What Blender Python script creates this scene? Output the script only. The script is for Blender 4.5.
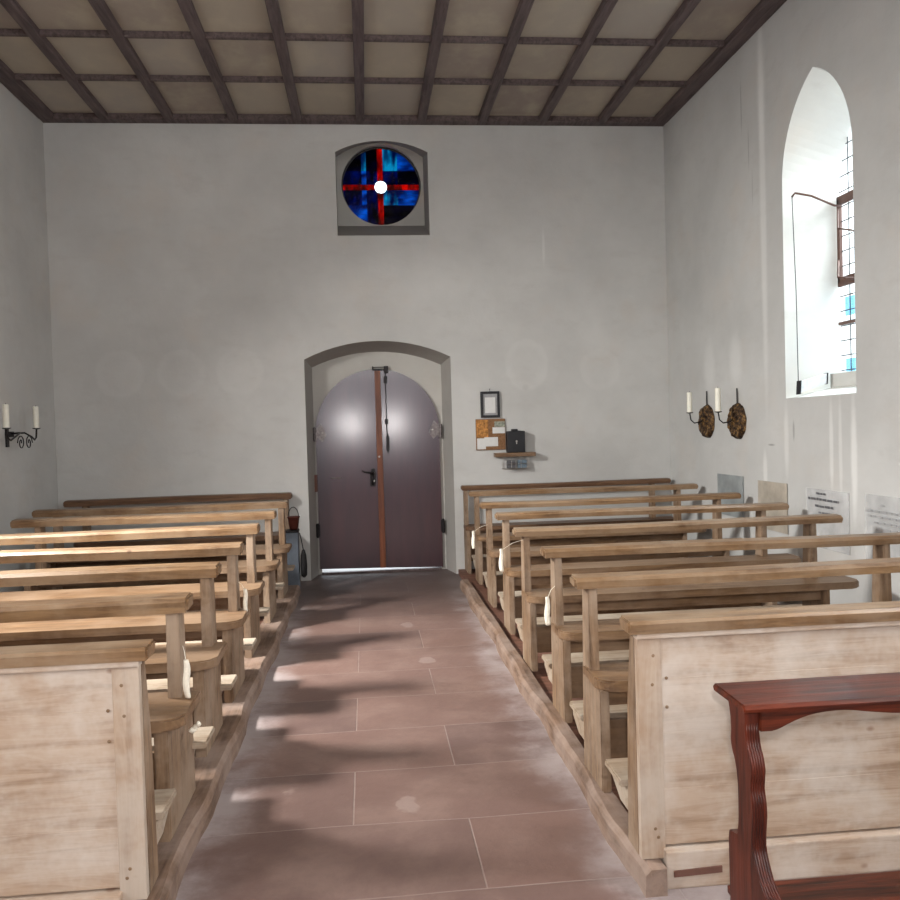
import bpy, bmesh, math, random
from mathutils import Vector, Matrix
random.seed(7)
S = bpy.context.scene
for o in list(bpy.data.objects): bpy.data.objects.remove(o)
C = S.collection
PI = math.pi

# ------------------------------------------------------------------ camera
F, YAW, PITCH, ROLL = 855.1, .0974, .0259, -.0287
fw = Vector((math.sin(YAW)*math.cos(PITCH), math.cos(YAW)*math.cos(PITCH), -math.sin(PITCH)))
r0 = Vector((math.cos(YAW), -math.sin(YAW), 0)); u0 = r0.cross(fw)
rt = math.cos(ROLL)*r0 + math.sin(ROLL)*u0; up = -math.sin(ROLL)*r0 + math.cos(ROLL)*u0
cd = bpy.data.cameras.new('camera'); cam = bpy.data.objects.new('camera', cd); C.objects.link(cam)
cd.sensor_fit = 'HORIZONTAL'; cd.sensor_width = 36; cd.lens = F/900*36; cd.clip_start = .05; cd.clip_end = 200
cam.matrix_world = Matrix(((rt.x, up.x, -fw.x, 0), (rt.y, up.y, -fw.y, 0), (rt.z, up.z, -fw.z, 1.6), (0, 0, 0, 1)))
S.camera = cam

# ------------------------------------------------------------------ world, lights, exposure
S.view_settings.view_transform = 'Standard'; S.view_settings.look = 'None'
S.view_settings.gamma = 1; S.view_settings.use_curve_mapping = False
S.view_settings.exposure = -0.06
W = bpy.data.worlds.new('sky'); S.world = W; W.use_nodes = True
bg = W.node_tree.nodes['Background']; bg.inputs[0].default_value = (.86, .93, 1, 1); bg.inputs[1].default_value = 4.0

def area(name, loc, target, sx, sy, power, col=(1, 1, 1), spread=180):
    l = bpy.data.lights.new(name, 'AREA'); l.shape = 'RECTANGLE'; l.size = sx; l.size_y = sy
    l.energy = power; l.color = col; l.spread = math.radians(spread)
    o = bpy.data.objects.new(name, l); C.objects.link(o); o.location = loc
    o.rotation_euler = (Vector(target)-Vector(loc)).to_track_quat('-Z', 'Y').to_euler()
    return o
# daylight for the seen nave window and the inferred middle one; others added fill
area('daylight_nave_window', (5.4, 6.2, 4.45), (3.5, 6.1, 2.9), 2.2, 1.4, 400, (.96, .98, 1))
area('fill_right_unseen', (3.75, 2.0, 2.9), (0, 2.2, 2.3), 1.0, 2.3, 200, (1, .98, .96))  # added ambient fill in an unseen, made-up window opening
area('fill_left_unseen', (-3.6, .6, 2.9), (0, 2.0, 2.2), 1.0, 2.3, 190, (1, .98, .96))  # second ambient fill, likewise added in an unseen left opening
area('daylight_middle_window', (-3.62, 4.95, 3.3), (-.3, 6.2, 0), .7, .6, 270, (1, .96, .91), 110)
area('fill_choir_end', (0.1, -3.9, 3.9), (0.1, 6, 2.0), 4.5, 1.2, 170, (1, .98, .95))  # added soft fill; the end wall behind it has no windows
# the camera's flash
fl = bpy.data.lights.new('camera_flash', 'AREA'); fl.shape = 'DISK'; fl.size = .09; fl.energy = 32; fl.color = (1, .95, .93); fl.spread = math.radians(150)
flo = bpy.data.objects.new('camera_flash', fl); C.objects.link(flo); flo.location = (.02, -.05, 1.74)
flo.rotation_euler = (Vector((.3, 6, 1.5))-flo.location).to_track_quat('-Z', 'Y').to_euler()
S.cycles.max_bounces = 8; S.cycles.diffuse_bounces = 5; S.cycles.transparent_max_bounces = 12
S.cycles.caustics_reflective = False; S.cycles.caustics_refractive = False; S.cycles.sample_clamp_indirect = 6

# ------------------------------------------------------------------ node helpers
class NT:
    def __init__(s, name):
        s.m = bpy.data.materials.new(name); s.m.use_nodes = True; s.t = s.m.node_tree; s.n = s.t.nodes; s.b = s.n['Principled BSDF']
    def new(s, ty, **k):
        x = s.n.new(ty)
        for a, v in k.items(): setattr(x, a, v)
        return x
    def l(s, a, b): s.t.links.new(a, b)
    def setin(s, sock, v):
        if isinstance(v, bpy.types.NodeSocket): s.l(v, sock)
        else: sock.default_value = v
    def math(s, op, a, b=0.0, c=None, clamp=False):
        x = s.new('ShaderNodeMath', operation=op, use_clamp=clamp); s.setin(x.inputs[0], a); s.setin(x.inputs[1], b)
        if c is not None: s.setin(x.inputs[2], c)
        return x.outputs[0]
    def noise(s, vec, scale, detail=4, rough=.6, dist=0):
        x = s.new('ShaderNodeTexNoise'); s.l(vec, x.inputs['Vector']); x.inputs['Scale'].default_value = scale
        x.inputs['Detail'].default_value = detail; x.inputs['Roughness'].default_value = rough; x.inputs['Distortion'].default_value = dist
        return x.outputs['Fac']
    def mapping(s, vec, scale=(1, 1, 1), loc=(0, 0, 0)):
        x = s.new('ShaderNodeMapping'); s.l(vec, x.inputs[0]); x.inputs['Scale'].default_value = scale; x.inputs['Location'].default_value = loc
        return x.outputs[0]
    def ramp(s, fac, stops):
        x = s.new('ShaderNodeValToRGB'); s.l(fac, x.inputs[0]); e = x.color_ramp.elements
        while len(e) < len(stops): e.new(.5)
        for i, (p, c) in enumerate(stops): e[i].position = p; e[i].color = (*c, 1) if len(c) == 3 else c
        return x.outputs[0]
    def mix(s, fac, a, b, mode='MIX'):
        x = s.new('ShaderNodeMix', data_type='RGBA', blend_type=mode); s.setin(x.inputs[0], fac)
        for sock, v in ((x.inputs[6], a), (x.inputs[7], b)):
            if isinstance(v, tuple): sock.default_value = (*v, 1)
            else: s.l(v, sock)
        return x.outputs[2]
    def sstep(s, x, a, b):
        m = s.new('ShaderNodeMapRange', interpolation_type='SMOOTHSTEP'); s.setin(m.inputs[0], x)
        m.inputs[1].default_value = a; m.inputs[2].default_value = b
        return m.outputs[0]
    def bump(s, h, st, dist=.01):
        x = s.new('ShaderNodeBump'); s.l(h, x.inputs['Height']); x.inputs['Strength'].default_value = st; x.inputs['Distance'].default_value = dist
        s.l(x.outputs[0], s.b.inputs['Normal'])
    def coord(s, k='Object'): return s.new('ShaderNodeTexCoord').outputs[k]
def srgb(r, g, b):
    f = lambda c: (c/255/12.92 if c <= 10 else ((c/255+.055)/1.055)**2.4)
    return (f(r), f(g), f(b))

def plain(name, col, rough=.6, metal=0, spec=.5, var=.12, scale=25):
    t = NT(name); c = t.coord(); n = t.noise(c, scale, 3)
    d = tuple(x*(1-var) for x in col); e = tuple(min(1, x*(1+var)) for x in col)
    t.l(t.ramp(n, [(.3, d), (.7, e)]), t.b.inputs['Base Color'])
    t.b.inputs['Roughness'].default_value = rough; t.b.inputs['Metallic'].default_value = metal
    t.b.inputs['Specular IOR Level'].default_value = spec
    return t.m

def plaster(name, base, marks=(), ax=(0, 2), bump=.16):
    # marks: ('ring'|'blob'|'streak'|'line', a, z, ra, rz, strength) old stains and repairs in the limewash
    t = NT(name); c = t.coord()
    n1 = t.noise(c, .9, 6, .6); n2 = t.noise(t.mapping(c, (1, 1, 2.6)), 2.6, 5, .65); n3 = t.noise(c, 14, 4, .6)
    col = t.ramp(n1, [(.3, tuple(x*.86 for x in base)), (.72, tuple(min(1, x*1.08) for x in base))])
    col = t.mix(t.math('MULTIPLY', t.sstep(n2, .5, .75), .35), col, tuple(x*y for x, y in zip(base, (.82, .80, .79))))
    warm = t.noise(t.mapping(c, loc=(5, 3, 2)), 1.7, 3)
    col = t.mix(t.math('MULTIPLY', t.sstep(warm, .5, .75), .35), col, tuple(x*y for x, y in zip(base, (1.02, .93, .86))))
    sep = t.new('ShaderNodeSeparateXYZ'); t.l(c, sep.inputs[0]); A, Z = sep.outputs[ax[0]], sep.outputs[2]
    jit = t.math('MULTIPLY', t.math('SUBTRACT', n3, .5), .25)
    acc = None
    for kind, a, z, ra, rz, st in marks:
        da = t.math('DIVIDE', t.math('SUBTRACT', A, a), ra); dz = t.math('DIVIDE', t.math('SUBTRACT', Z, z), rz)
        d = t.math('ADD', t.math('SQRT', t.math('ADD', t.math('MULTIPLY', da, da), t.math('MULTIPLY', dz, dz))), jit)
        if kind == 'ring': v = t.math('SUBTRACT', t.sstep(d, 1.12, .95), t.math('MULTIPLY', t.sstep(d, .9, .6), .6))
        else: v = t.sstep(d, 1.1, .35)
        v = t.math('MULTIPLY', v, st)
        acc = v if acc is None else t.math('ADD', acc, v)
    if acc is not None:
        pos = t.math('MAXIMUM', acc, 0, clamp=True); neg = t.math('MULTIPLY', t.math('MINIMUM', acc, 0), -1, clamp=True)
        col = t.mix(pos, col, tuple(min(1, x*1.45) for x in base)); col = t.mix(neg, col, tuple(x*.35 for x in base))
    t.l(col, t.b.inputs['Base Color']); t.b.inputs['Roughness'].default_value = .93; t.b.inputs['Specular IOR Level'].default_value = .2
    t.bump(t.math('ADD', t.noise(c, 5, 5, .6), t.math('MULTIPLY', n3, .35)), bump, .03)
    return t.m

def wood(name, dark, light, axis=0, rough=.5, grain=1, pale=None, spec=.4, knots=None, coat=0):
    t = NT(name); c = t.coord(); oi = t.new('ShaderNodeObjectInfo')
    off = t.new('ShaderNodeVectorMath', operation='SCALE'); cb = t.new('ShaderNodeCombineXYZ')
    for i in range(3): t.l(oi.outputs['Random'], cb.inputs[i])
    t.l(cb.outputs[0], off.inputs[0]); off.inputs['Scale'].default_value = 17
    ad = t.new('ShaderNodeVectorMath', operation='ADD'); t.l(c, ad.inputs[0]); t.l(off.outputs[0], ad.inputs[1]); v = ad.outputs[0]
    sc = [9, 9, 9]; sc[axis] = .8
    g = t.noise(t.mapping(v, tuple(sc)), 3.2*grain, 6, .65, .6)
    col = t.ramp(g, [(.34, tuple(a*.8 for a in dark)), (.5, tuple((a+b)/2 for a, b in zip(dark, light))), (.64, light)])
    n = t.noise(v, 1.6, 3)
    col = t.mix(t.math('MULTIPLY', t.sstep(n, .35, .75), .35), col, dark)
    if pale: col = t.mix(t.math('MULTIPLY', t.sstep(t.noise(t.mapping(v, loc=(3, 1, 4)), 2.3, 5, .7), .36, .66), .75), col, pale)
    if knots:
        vo = t.new('ShaderNodeTexVoronoi'); t.l(t.mapping(v, (1.6, 1.6, 2.6)), vo.inputs['Vector']); vo.inputs['Scale'].default_value = 2.0
        col = t.mix(t.math('MULTIPLY', t.sstep(vo.outputs['Distance'], .075, .03), .75), col, knots)
    t.l(col, t.b.inputs['Base Color']); t.b.inputs['Roughness'].default_value = rough; t.b.inputs['Specular IOR Level'].default_value = spec
    t.b.inputs['Coat Weight'].default_value = coat
    t.bump(g, .4, .004)
    return t.m

M = {}
wb = (.585, .585, .575)
M['wall_back'] = plaster('limewash_back', wb, [('ring', x, 2.26, .24, .24, .09) for x in (-2.55, -1.92, -1.31)] + [('ring', 1.78, 2.27, .23, .27, .12), ('ring', 2.6, 2.2, .22, .22, .08),
     ('blob', 1.1, 1.7, .35, .5, .10), ('blob', 1.76, 2.02, .05, .04, -.18), ('blob', 2.0, 3.55, .02, .25, .25), ('blob', -2.4, .8, .9, .5, .12), ('blob', 0, 3.2, 2.2, .3, .08)], (0, 2))
M['wall_right'] = plaster('limewash_right', (.535, .535, .525), [('blob', 6.95, 3.4, .07, 1.9, .5), ('blob', 6.95, 4.4, .10, .6, .3), ('blob', 8.15, 2.12, .17, .3, .32), ('blob', 7.55, 2.15, .17, .3, .32),
     ('blob', 5.95, 1.38, .035, .4, .5), ('blob', 5.83, 1.35, .03, .45, .4), ('blob', 5.66, 1.3, .05, .5, .65), ('blob', 6.62, 1.42, .05, .35, .4), ('blob', 7.0, 1.15, .05, .22, .5),
     ('blob', 6.5, 1.5, .02, .10, -.5), ('blob', 6.88, 1.38, .07, .012, -.6), ('blob', 7.33, 4.35, .012, .28, -.5), ('blob', 7.2, 3.95, .012, .22, -.4), ('blob', 7.14, 3.6, .012, .2, -.25),
     ('blob', 5.4, .9, .9, .6, .25)], (1, 2))
M['wall_left'] = plaster('limewash_left', (.56, .555, .54), [('blob', 7.0, 2.3, .4, .9, .15)], (1, 2))
M['plain_plaster'] = plaster('limewash_reveal', (.78, .78, .74), bump=.05)
M['grey_reveal'] = plaster('niche_reveal_grey', (.40, .385, .365))  # niche reveals in a grey darker than the wall
M['light_reveal'] = plaster('niche_plaster', (.56, .55, .52))

def mat_ceiling():
    t = NT('ceiling_panel_paint'); c = t.coord()
    sep = t.new('ShaderNodeSeparateXYZ'); t.l(c, sep.inputs[0])
    ix = t.math('FLOOR', t.math('DIVIDE', t.math('ADD', sep.outputs[0], 3.235), .655)); iy = t.math('FLOOR', t.math('DIVIDE', t.math('ADD', sep.outputs[1], -8.21), .88))
    cb = t.new('ShaderNodeCombineXYZ'); t.l(ix, cb.inputs[0]); t.l(iy, cb.inputs[1])
    wn = t.new('ShaderNodeTexWhiteNoise', noise_dimensions='2D'); t.l(cb.outputs[0], wn.inputs['Vector'])
    col = t.ramp(wn.outputs['Value'], [(0, (.30, .25, .22)), (.5, (.42, .37, .30)), (1, (.40, .36, .32))])
    n = t.noise(t.mapping(c, (1.5, 1, 1)), 2.5, 5)
    col = t.mix(t.math('MULTIPLY', t.sstep(n, .4, .7), .5), col, (.50, .45, .35))
    t.l(col, t.b.inputs['Base Color']); t.b.inputs['Roughness'].default_value = .8
    return t.m
M['ceiling'] = mat_ceiling()
M['rib'] = wood('ceiling_beam_stain', (.065, .046, .046), (.15, .11, .11), 1, .6)

def mat_floor():
    t = NT('red_sandstone_slabs'); c = t.coord()
    wob = t.noise(c, .8, 2)
    sep = t.new('ShaderNodeSeparateXYZ'); t.l(c, sep.inputs[0])
    X, Y = sep.outputs[0], sep.outputs[1]
    cb = t.new('ShaderNodeCombineXYZ'); t.l(t.math('ADD', X, 6.35), cb.inputs[0])
    t.l(t.math('ADD', t.math('ADD', Y, t.math('MULTIPLY', wob, .06)), -.18+.55*20), cb.inputs[1])
    br = t.new('ShaderNodeTexBrick'); t.l(cb.outputs[0], br.inputs['Vector']); br.offset = .42; br.squash = 1
    br.inputs['Scale'].default_value = 1; br.inputs['Brick Width'].default_value = 1.12; br.inputs['Row Height'].default_value = .55
    br.inputs['Mortar Size'].default_value = .0045; br.inputs['Mortar Smooth'].default_value = .6; br.inputs['Bias'].default_value = 0
    br.inputs['Color1'].default_value = (.205, .125, .103, 1); br.inputs['Color2'].default_value = (.15, .095, .083, 1); br.inputs['Mortar'].default_value = (.27, .205, .185, 1)
    n = t.noise(c, 2.2, 6, .65); n2 = t.noise(c, 22, 5, .7)
    col = t.mix(t.math('MULTIPLY', t.sstep(n, .42, .68), .55), br.outputs['Color'], (.27, .185, .155))
    col = t.mix(t.math('MULTIPLY', t.sstep(n2, .4, .75), .3), col, (.14, .085, .075))
    # pale worn patches and lime bloom along the kerbs
    vo = t.new('ShaderNodeTexVoronoi'); t.l(t.mapping(c, (1.5, 1, 1), (.3, .15, 0)), vo.inputs['Vector']); vo.inputs['Scale'].default_value = 1.55
    pd = t.math('ADD', vo.outputs['Distance'], t.math('MULTIPLY', t.noise(c, 5, 3), .32))
    patch = t.math('MULTIPLY', t.sstep(pd, .29, .26), .28)
    col = t.mix(patch, col, (.42, .34, .31))
    ed = t.math('ABSOLUTE', t.math('ADD', X, -.10)); bloom = t.math('MULTIPLY', t.sstep(t.math('ADD', ed, t.math('MULTIPLY', n, .35)), .72, 1.0), .75)
    bloom = t.math('MULTIPLY', bloom, t.sstep(n, .25, .6))
    col = t.mix(bloom, col, (.43, .38, .38))
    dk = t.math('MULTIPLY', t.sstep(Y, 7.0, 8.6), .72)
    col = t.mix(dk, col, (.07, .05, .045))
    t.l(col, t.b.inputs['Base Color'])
    t.l(t.math('ADD', .38, t.math('MULTIPLY', n, .3)), t.b.inputs['Roughness']); t.b.inputs['Specular IOR Level'].default_value = .35
    t.bump(t.math('ADD', t.math('MULTIPLY', br.outputs['Fac'], -.6), t.math('ADD', n, t.math('MULTIPLY', n2, .2))), .35, .02)
    return t.m
M['floor'] = mat_floor()
M['deck'] = wood('reddish_deck_boards', (.10, .045, .03), (.22, .10, .065), 0, .6)
M['sill'] = wood('worn_sill_timber', (.12, .07, .045), (.26, .17, .12), 1, .65, 1, (.33, .25, .21), .3)
M['honey'] = wood('honey_pine', (.13, .065, .028), (.30, .18, .09), 0, .38, 1, (.33, .235, .155), .5, (.10, .045, .02))
M['honey_dark'] = wood('dark_pine', (.09, .045, .025), (.20, .11, .06), 0, .45)
M['mid'] = wood('brown_pine', (.12, .062, .03), (.25, .15, .078), 0, .45, 1, (.28, .19, .125), .4, (.09, .05, .03))
M['post'] = wood('worn_pine_upright', (.12, .068, .036), (.29, .185, .11), 2, .55, 1, (.36, .275, .205), .35, (.12, .07, .04))
M['pale'] = wood('flash_paled_pine_panel', (.37, .25, .17), (.51, .40, .315), 0, .6, .8, (.61, .55, .495), .25, (.26, .15, .10))  # paler than the pew pine: flash brightness is put into the colour
M['pale_up'] = wood('flash_paled_pine_stile', (.34, .22, .145), (.46, .35, .26), 2, .6, .8, (.52, .45, .385), .25, (.26, .15, .10))  # same flash paling in the colour, grain upright
M['white_wood'] = wood('whitened_pine', (.26, .18, .12), (.42, .33, .24), 0, .55, 1, (.50, .43, .35))
M['mahogany'] = wood('red_mahogany', (.03, .006, .003), (.15, .027, .010), 0, .36, 1.2, None, .35, None, .12)
M['mahogany_up'] = wood('red_mahogany_upright', (.028, .005, .003), (.12, .021, .009), 2, .36, 1.2, None, .35, None, .12)
M['iron'] = plain('black_iron', (.025, .022, .024), .5, .7)
M['steel'] = plain('bright_steel', (.55, .53, .5), .3, 1)
M['pewter'] = plain('dull_grey_iron', (.16, .14, .14), .4, .8, .5, .5, 40)
M['rust'] = plain('rusty_iron', (.16, .075, .055), .8, .2)
M['wax'] = plain('cream_wax', (.82, .80, .70), .45, 0, .5, .05)
M['wick'] = plain('wick', (.05, .04, .04), .9)
M['black'] = plain('black_lacquer', (.008, .008, .012), .5, 0, .5)
M['black_cloth'] = plain('black_cloth', (.012, .011, .012), .85)
M['white_paper'] = plain('white_paper', (.74, .74, .73), .8, 0, .3, .04)
M['ribbon'] = plain('ivory_ribbon', (.86, .80, .68), .7, 0, .3, .1, 60)
M['print'] = plain('print_ink', (.10, .10, .11), .8)
M['print_soft'] = plain('faded_print', (.36, .36, .37), .8)
M['grey_box'] = plain('blue_grey_metal', (.115, .135, .165), .45, .3, .5, .25, 6)
M['copper'] = plain('dark_copper', (.10, .028, .02), .4, .6)
M['window_brown'] = plain('brown_window_iron', (.10, .045, .03), .6)
M['lead'] = plain('window_lead', (.07, .07, .075), .6, .4)
M['cardbox'] = plain('white_metal_tray', (.72, .75, .78), .4)
M['orange_pic'] = plain('orange_picture', (.45, .20, .05), .6, 0, .4, .7, 30)
M['green_pic'] = plain('landscape_picture', (.30, .32, .26), .6, 0, .4, .6, 40)
M['blue_pic'] = plain('blue_grey_picture', (.14, .19, .24), .6, 0, .4, .6, 50)
def mat_cork():
    t = NT('cork'); c = t.coord(); n = t.noise(c, 60, 4, .7)
    t.l(t.ramp(n, [(.3, (.15, .07, .03)), (.7, (.32, .17, .085))]), t.b.inputs['Base Color']); t.b.inputs['Roughness'].default_value = .9
    return t.m
M['cork'] = mat_cork()
def mat_door():
    t = NT('dark_red_brown_door_paint'); c = t.coord()
    n = t.noise(t.mapping(c, (6, 6, 1)), 2, 5, .6); n2 = t.noise(c, 2.3, 4); n3 = t.noise(c, 45, 3)
    col = t.ramp(n, [(.3, (.030, .006, .008)), (.7, (.048, .011, .013))])
    t.l(col, t.b.inputs['Base Color'])
    t.l(t.math('ADD', .27, t.math('MULTIPLY', n2, .22)), t.b.inputs['Roughness']); t.b.inputs['Specular IOR Level'].default_value = .1
    t.b.inputs['Coat Weight'].default_value = .9; t.b.inputs['Coat Roughness'].default_value = .16
    t.bump(t.math('ADD', n2, t.math('MULTIPLY', n3, .04)), .06, .03)
    gl = t.new('ShaderNodeBsdfGlossy'); gl.inputs['Color'].default_value = (.60, .62, .74, 1); gl.inputs['Roughness'].default_value = .30
    mx = t.new('ShaderNodeMixShader'); mx.inputs[0].default_value = .055
    t.l(t.b.outputs[0], mx.inputs[1]); t.l(gl.outputs[0], mx.inputs[2])
    out = [n for n in t.n if n.type == 'OUTPUT_MATERIAL'][0]; t.l(mx.outputs[0], out.inputs[0])
    return t.m
M['door'] = mat_door()
M['door_strip'] = wood('red_brown_cover_strip', (.12, .035, .016), (.22, .07, .03), 2, .4)
def mat_relief():
    t = NT('embossed_old_brass'); c = t.coord(); n = t.noise(c, 22, 5, .7); 
    sep = t.new('ShaderNodeSeparateXYZ'); t.l(c, sep.inputs[0])
    col = t.ramp(n, [(.4, (.016, .009, .006)), (.5, (.08, .042, .02)), (.66, (.42, .24, .08))])
    t.l(col, t.b.inputs['Base Color']); t.b.inputs['Roughness'].default_value = .5; t.b.inputs['Metallic'].default_value = .55
    t.bump(n, .8, .03); return t.m
M['brass'] = mat_relief()

def glassy(name, col, gloss=.08, rough=.05):
    t = NT(name); tr = t.new('ShaderNodeBsdfTransparent'); tr.inputs[0].default_value = (*col, 1)
    gl = t.new('ShaderNodeBsdfGlossy'); gl.inputs['Roughness'].default_value = rough
    mx = t.new('ShaderNodeMixShader'); mx.inputs[0].default_value = gloss
    t.l(tr.outputs[0], mx.inputs[1]); t.l(gl.outputs[0], mx.inputs[2])
    out = [n for n in t.n if n.type == 'OUTPUT_MATERIAL'][0]; t.l(mx.outputs[0], out.inputs[0]); t.n.remove(t.b)
    return t.m
def stained(name, a, b, ax, gloss=.03):
    t = NT(name); c = t.coord(); tr = t.new('ShaderNodeBsdfTransparent')
    n = t.noise(t.mapping(c, (9, 9, 3) if ax else (3, 3, 9)), 1.3, 2, .5)
    t.l(t.ramp(n, [(.38, a), (.62, b)]), tr.inputs[0])
    gl = t.new('ShaderNodeBsdfGlossy'); gl.inputs['Roughness'].default_value = .08
    mx = t.new('ShaderNodeMixShader'); mx.inputs[0].default_value = gloss
    t.l(tr.outputs[0], mx.inputs[1]); t.l(gl.outputs[0], mx.inputs[2])
    out = [n for n in t.n if n.type == 'OUTPUT_MATERIAL'][0]; t.l(mx.outputs[0], out.inputs[0]); t.n.remove(t.b)
    return t.m
M['clear'] = glassy('clear_glass', (.93, .96, .97), .04)
M['bluish'] = glassy('pale_blue_glass', (.45, .70, .85), .05)
M['g_navy'] = stained('navy_glass', (.001, .002, .02), (.004, .03, .14), 1)
M['g_black'] = stained('near_black_blue_glass', (.0004, .0006, .006), (.0015, .005, .04), 0)
M['g_blue'] = stained('bright_blue_glass', (.003, .03, .12), (.008, .15, .38), 0)
M['g_cyan'] = stained('cyan_glass', (.003, .03, .10), (.02, .26, .36), 1)
M['g_red'] = stained('red_glass', (.10, .002, .001), (.42, .025, .008), 1)
def mat_plaque(name, col, alpha):
    t = NT(name); tr = t.new('ShaderNodeBsdfTransparent'); c = t.coord()
    n = t.noise(c, 5, 4); t.l(t.ramp(n, [(.35, tuple(x*.8 for x in col)), (.65, tuple(min(1, x*1.2) for x in col))]), t.b.inputs['Base Color'])
    t.b.inputs['Roughness'].default_value = .3
    mx = t.new('ShaderNodeMixShader'); mx.inputs[0].default_value = alpha
    t.l(tr.outputs[0], mx.inputs[1]); t.l(t.b.outputs[0], mx.inputs[2])
    out = [n for n in t.n if n.type == 'OUTPUT_MATERIAL'][0]; t.l(mx.outputs[0], out.inputs[0]); return t.m
M['pl_grey'] = mat_plaque('grey_picture_sheet', (.32, .35, .36), .85)
M['pl_beige'] = mat_plaque('beige_picture_sheet', (.50, .45, .38), .85)
M['pl_clear'] = mat_plaque('clear_acrylic_sheet', (.74, .75, .76), .35)

# ------------------------------------------------------------------ geometry helpers
def V(*a): return Vector(a)
def bx(bm, x0, x1, y0, y1, z0, z1, bev=0, seg=2):
    vs = [bm.verts.new((x, y, z)) for z in (z0, z1) for y in (y0, y1) for x in (x0, x1)]
    fs = [bm.faces.new([vs[i] for i in q]) for q in ((0, 2, 3, 1), (4, 5, 7, 6), (0, 1, 5, 4), (2, 6, 7, 3), (0, 4, 6, 2), (1, 3, 7, 5))]
    if bev: bmesh.ops.bevel(bm, geom=list({e for f in fs for e in f.edges}), offset=bev, segments=seg, affect='EDGES', profile=.6)
def prism(bm, pts, f, bev=0):
    # pts: 2D outline, f(p, k) -> 3D for k = 0, 1
    a = [bm.verts.new(f(p, 0)) for p in pts]; b = [bm.verts.new(f(p, 1)) for p in pts]; n = len(pts)
    fs = [bm.faces.new(a), bm.faces.new(b[::-1])]
    fs += [bm.faces.new((a[i], b[i], b[(i+1) % n], a[(i+1) % n])) for i in range(n)]
    if bev:
        es = [e for f_ in fs[:2] for e in f_.edges]
        bmesh.ops.bevel(bm, geom=list(set(es)), offset=bev, segments=2, affect='EDGES')
def tube(bm, pts, r, n=8, close=False):
    pts = [Vector(p) for p in pts]; rings = []; N = len(pts); prev = None
    rr = r if isinstance(r, (list, tuple)) else [r]*N
    for i, p in enumerate(pts):
        t = (pts[(i+1) % N] - pts[i-1]) if close else (pts[min(i+1, N-1)] - pts[max(i-1, 0)])
        t.normalize()
        if prev is None: s = t.orthogonal().normalized()
        else: s = (prev - t*prev.dot(t)).normalized()
        prev = s; q = t.cross(s)
        rings.append([bm.verts.new(p + rr[i]*(math.cos(2*PI*k/n)*s + math.sin(2*PI*k/n)*q)) for k in range(n)])
    for i in range(N if close else N-1):
        a, b = rings[i], rings[(i+1) % N]
        for k in range(n): bm.faces.new((a[k], a[(k+1) % n], b[(k+1) % n], b[k]))
    if not close: bm.faces.new(rings[0][::-1]); bm.faces.new(rings[-1])
def lathe(bm, prof, c, n=24, M4=None):
    rings = []
    for r, z in prof:
        ring = []
        for k in range(n):
            p = Vector((r*math.cos(2*PI*k/n), r*math.sin(2*PI*k/n), z))
            if M4: p = M4 @ p
            ring.append(bm.verts.new(p + Vector(c)))
        rings.append(ring)
    for a, b in zip(rings, rings[1:]):
        for k in range(n): bm.faces.new((a[k], a[(k+1) % n], b[(k+1) % n], b[k]))
    bm.faces.new(rings[0][::-1]); bm.faces.new(rings[-1])
def obj(name, bm, mat, parent=None, label=None, smooth=False, kind=None):
    bmesh.ops.recalc_face_normals(bm, faces=bm.faces)
    me = bpy.data.meshes.new(name)
    if parent is not None:
        w = Vector((0, 0, 0)); p = parent
        while p: w += p.location; p = p.parent
        bmesh.ops.translate(bm, verts=bm.verts, vec=-w)
    bm.to_mesh(me); bm.free()
    for m in (mat if isinstance(mat, list) else [mat]): me.materials.append(m)
    if smooth:
        for f in me.polygons: f.use_smooth = True
    o = bpy.data.objects.new(name, me); C.objects.link(o)
    if parent is not None: o.parent = parent
    if label: o['label'] = label
    if kind: o['kind'] = kind
    return o
def based(o, label, cat, group=None):
    # move the origin of a one-mesh thing to its base
    me = o.data; xs = [v.co for v in me.vertices]
    c = Vector(((min(v.x for v in xs)+max(v.x for v in xs))/2, (min(v.y for v in xs)+max(v.y for v in xs))/2, min(v.z for v in xs)))
    for v in me.vertices: v.co -= c
    o.location = c; o['label'] = label; o['category'] = cat
    if group: o['group'] = group
    return o
def thing(name, loc, label=None, cat=None, group=None, kind=None):
    o = bpy.data.objects.new(name, None); C.objects.link(o); o.location = loc; o.empty_display_size = .1
    if label: o['label'] = label
    if cat: o['category'] = cat
    if group: o['group'] = group
    if kind: o['kind'] = kind
    return o
def B(): return bmesh.new()
def fill_faces(bm, outer, holes):
    """planar face with holes: loops are lists of BMVerts"""
    es = []
    for lp in [outer]+holes:
        for i in range(len(lp)):
            a, b = lp[i], lp[(i+1) % len(lp)]
            e = bm.edges.get((a, b)) or bm.edges.new((a, b)); es.append(e)
    bmesh.ops.triangle_fill(bm, edges=es, use_beauty=True)
def loopv(bm, pts): return [bm.verts.new(p) for p in pts]
def bridge(bm, a, b):
    n = len(a)
    return [bm.faces.new((a[i], a[(i+1) % n], b[(i+1) % n], b[i])) for i in range(n)]

# ------------------------------------------------------------------ room dimensions
XL, XR, YB, YF, ZC = -3.22, 3.384, 9.28, -4.2, 4.868

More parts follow.
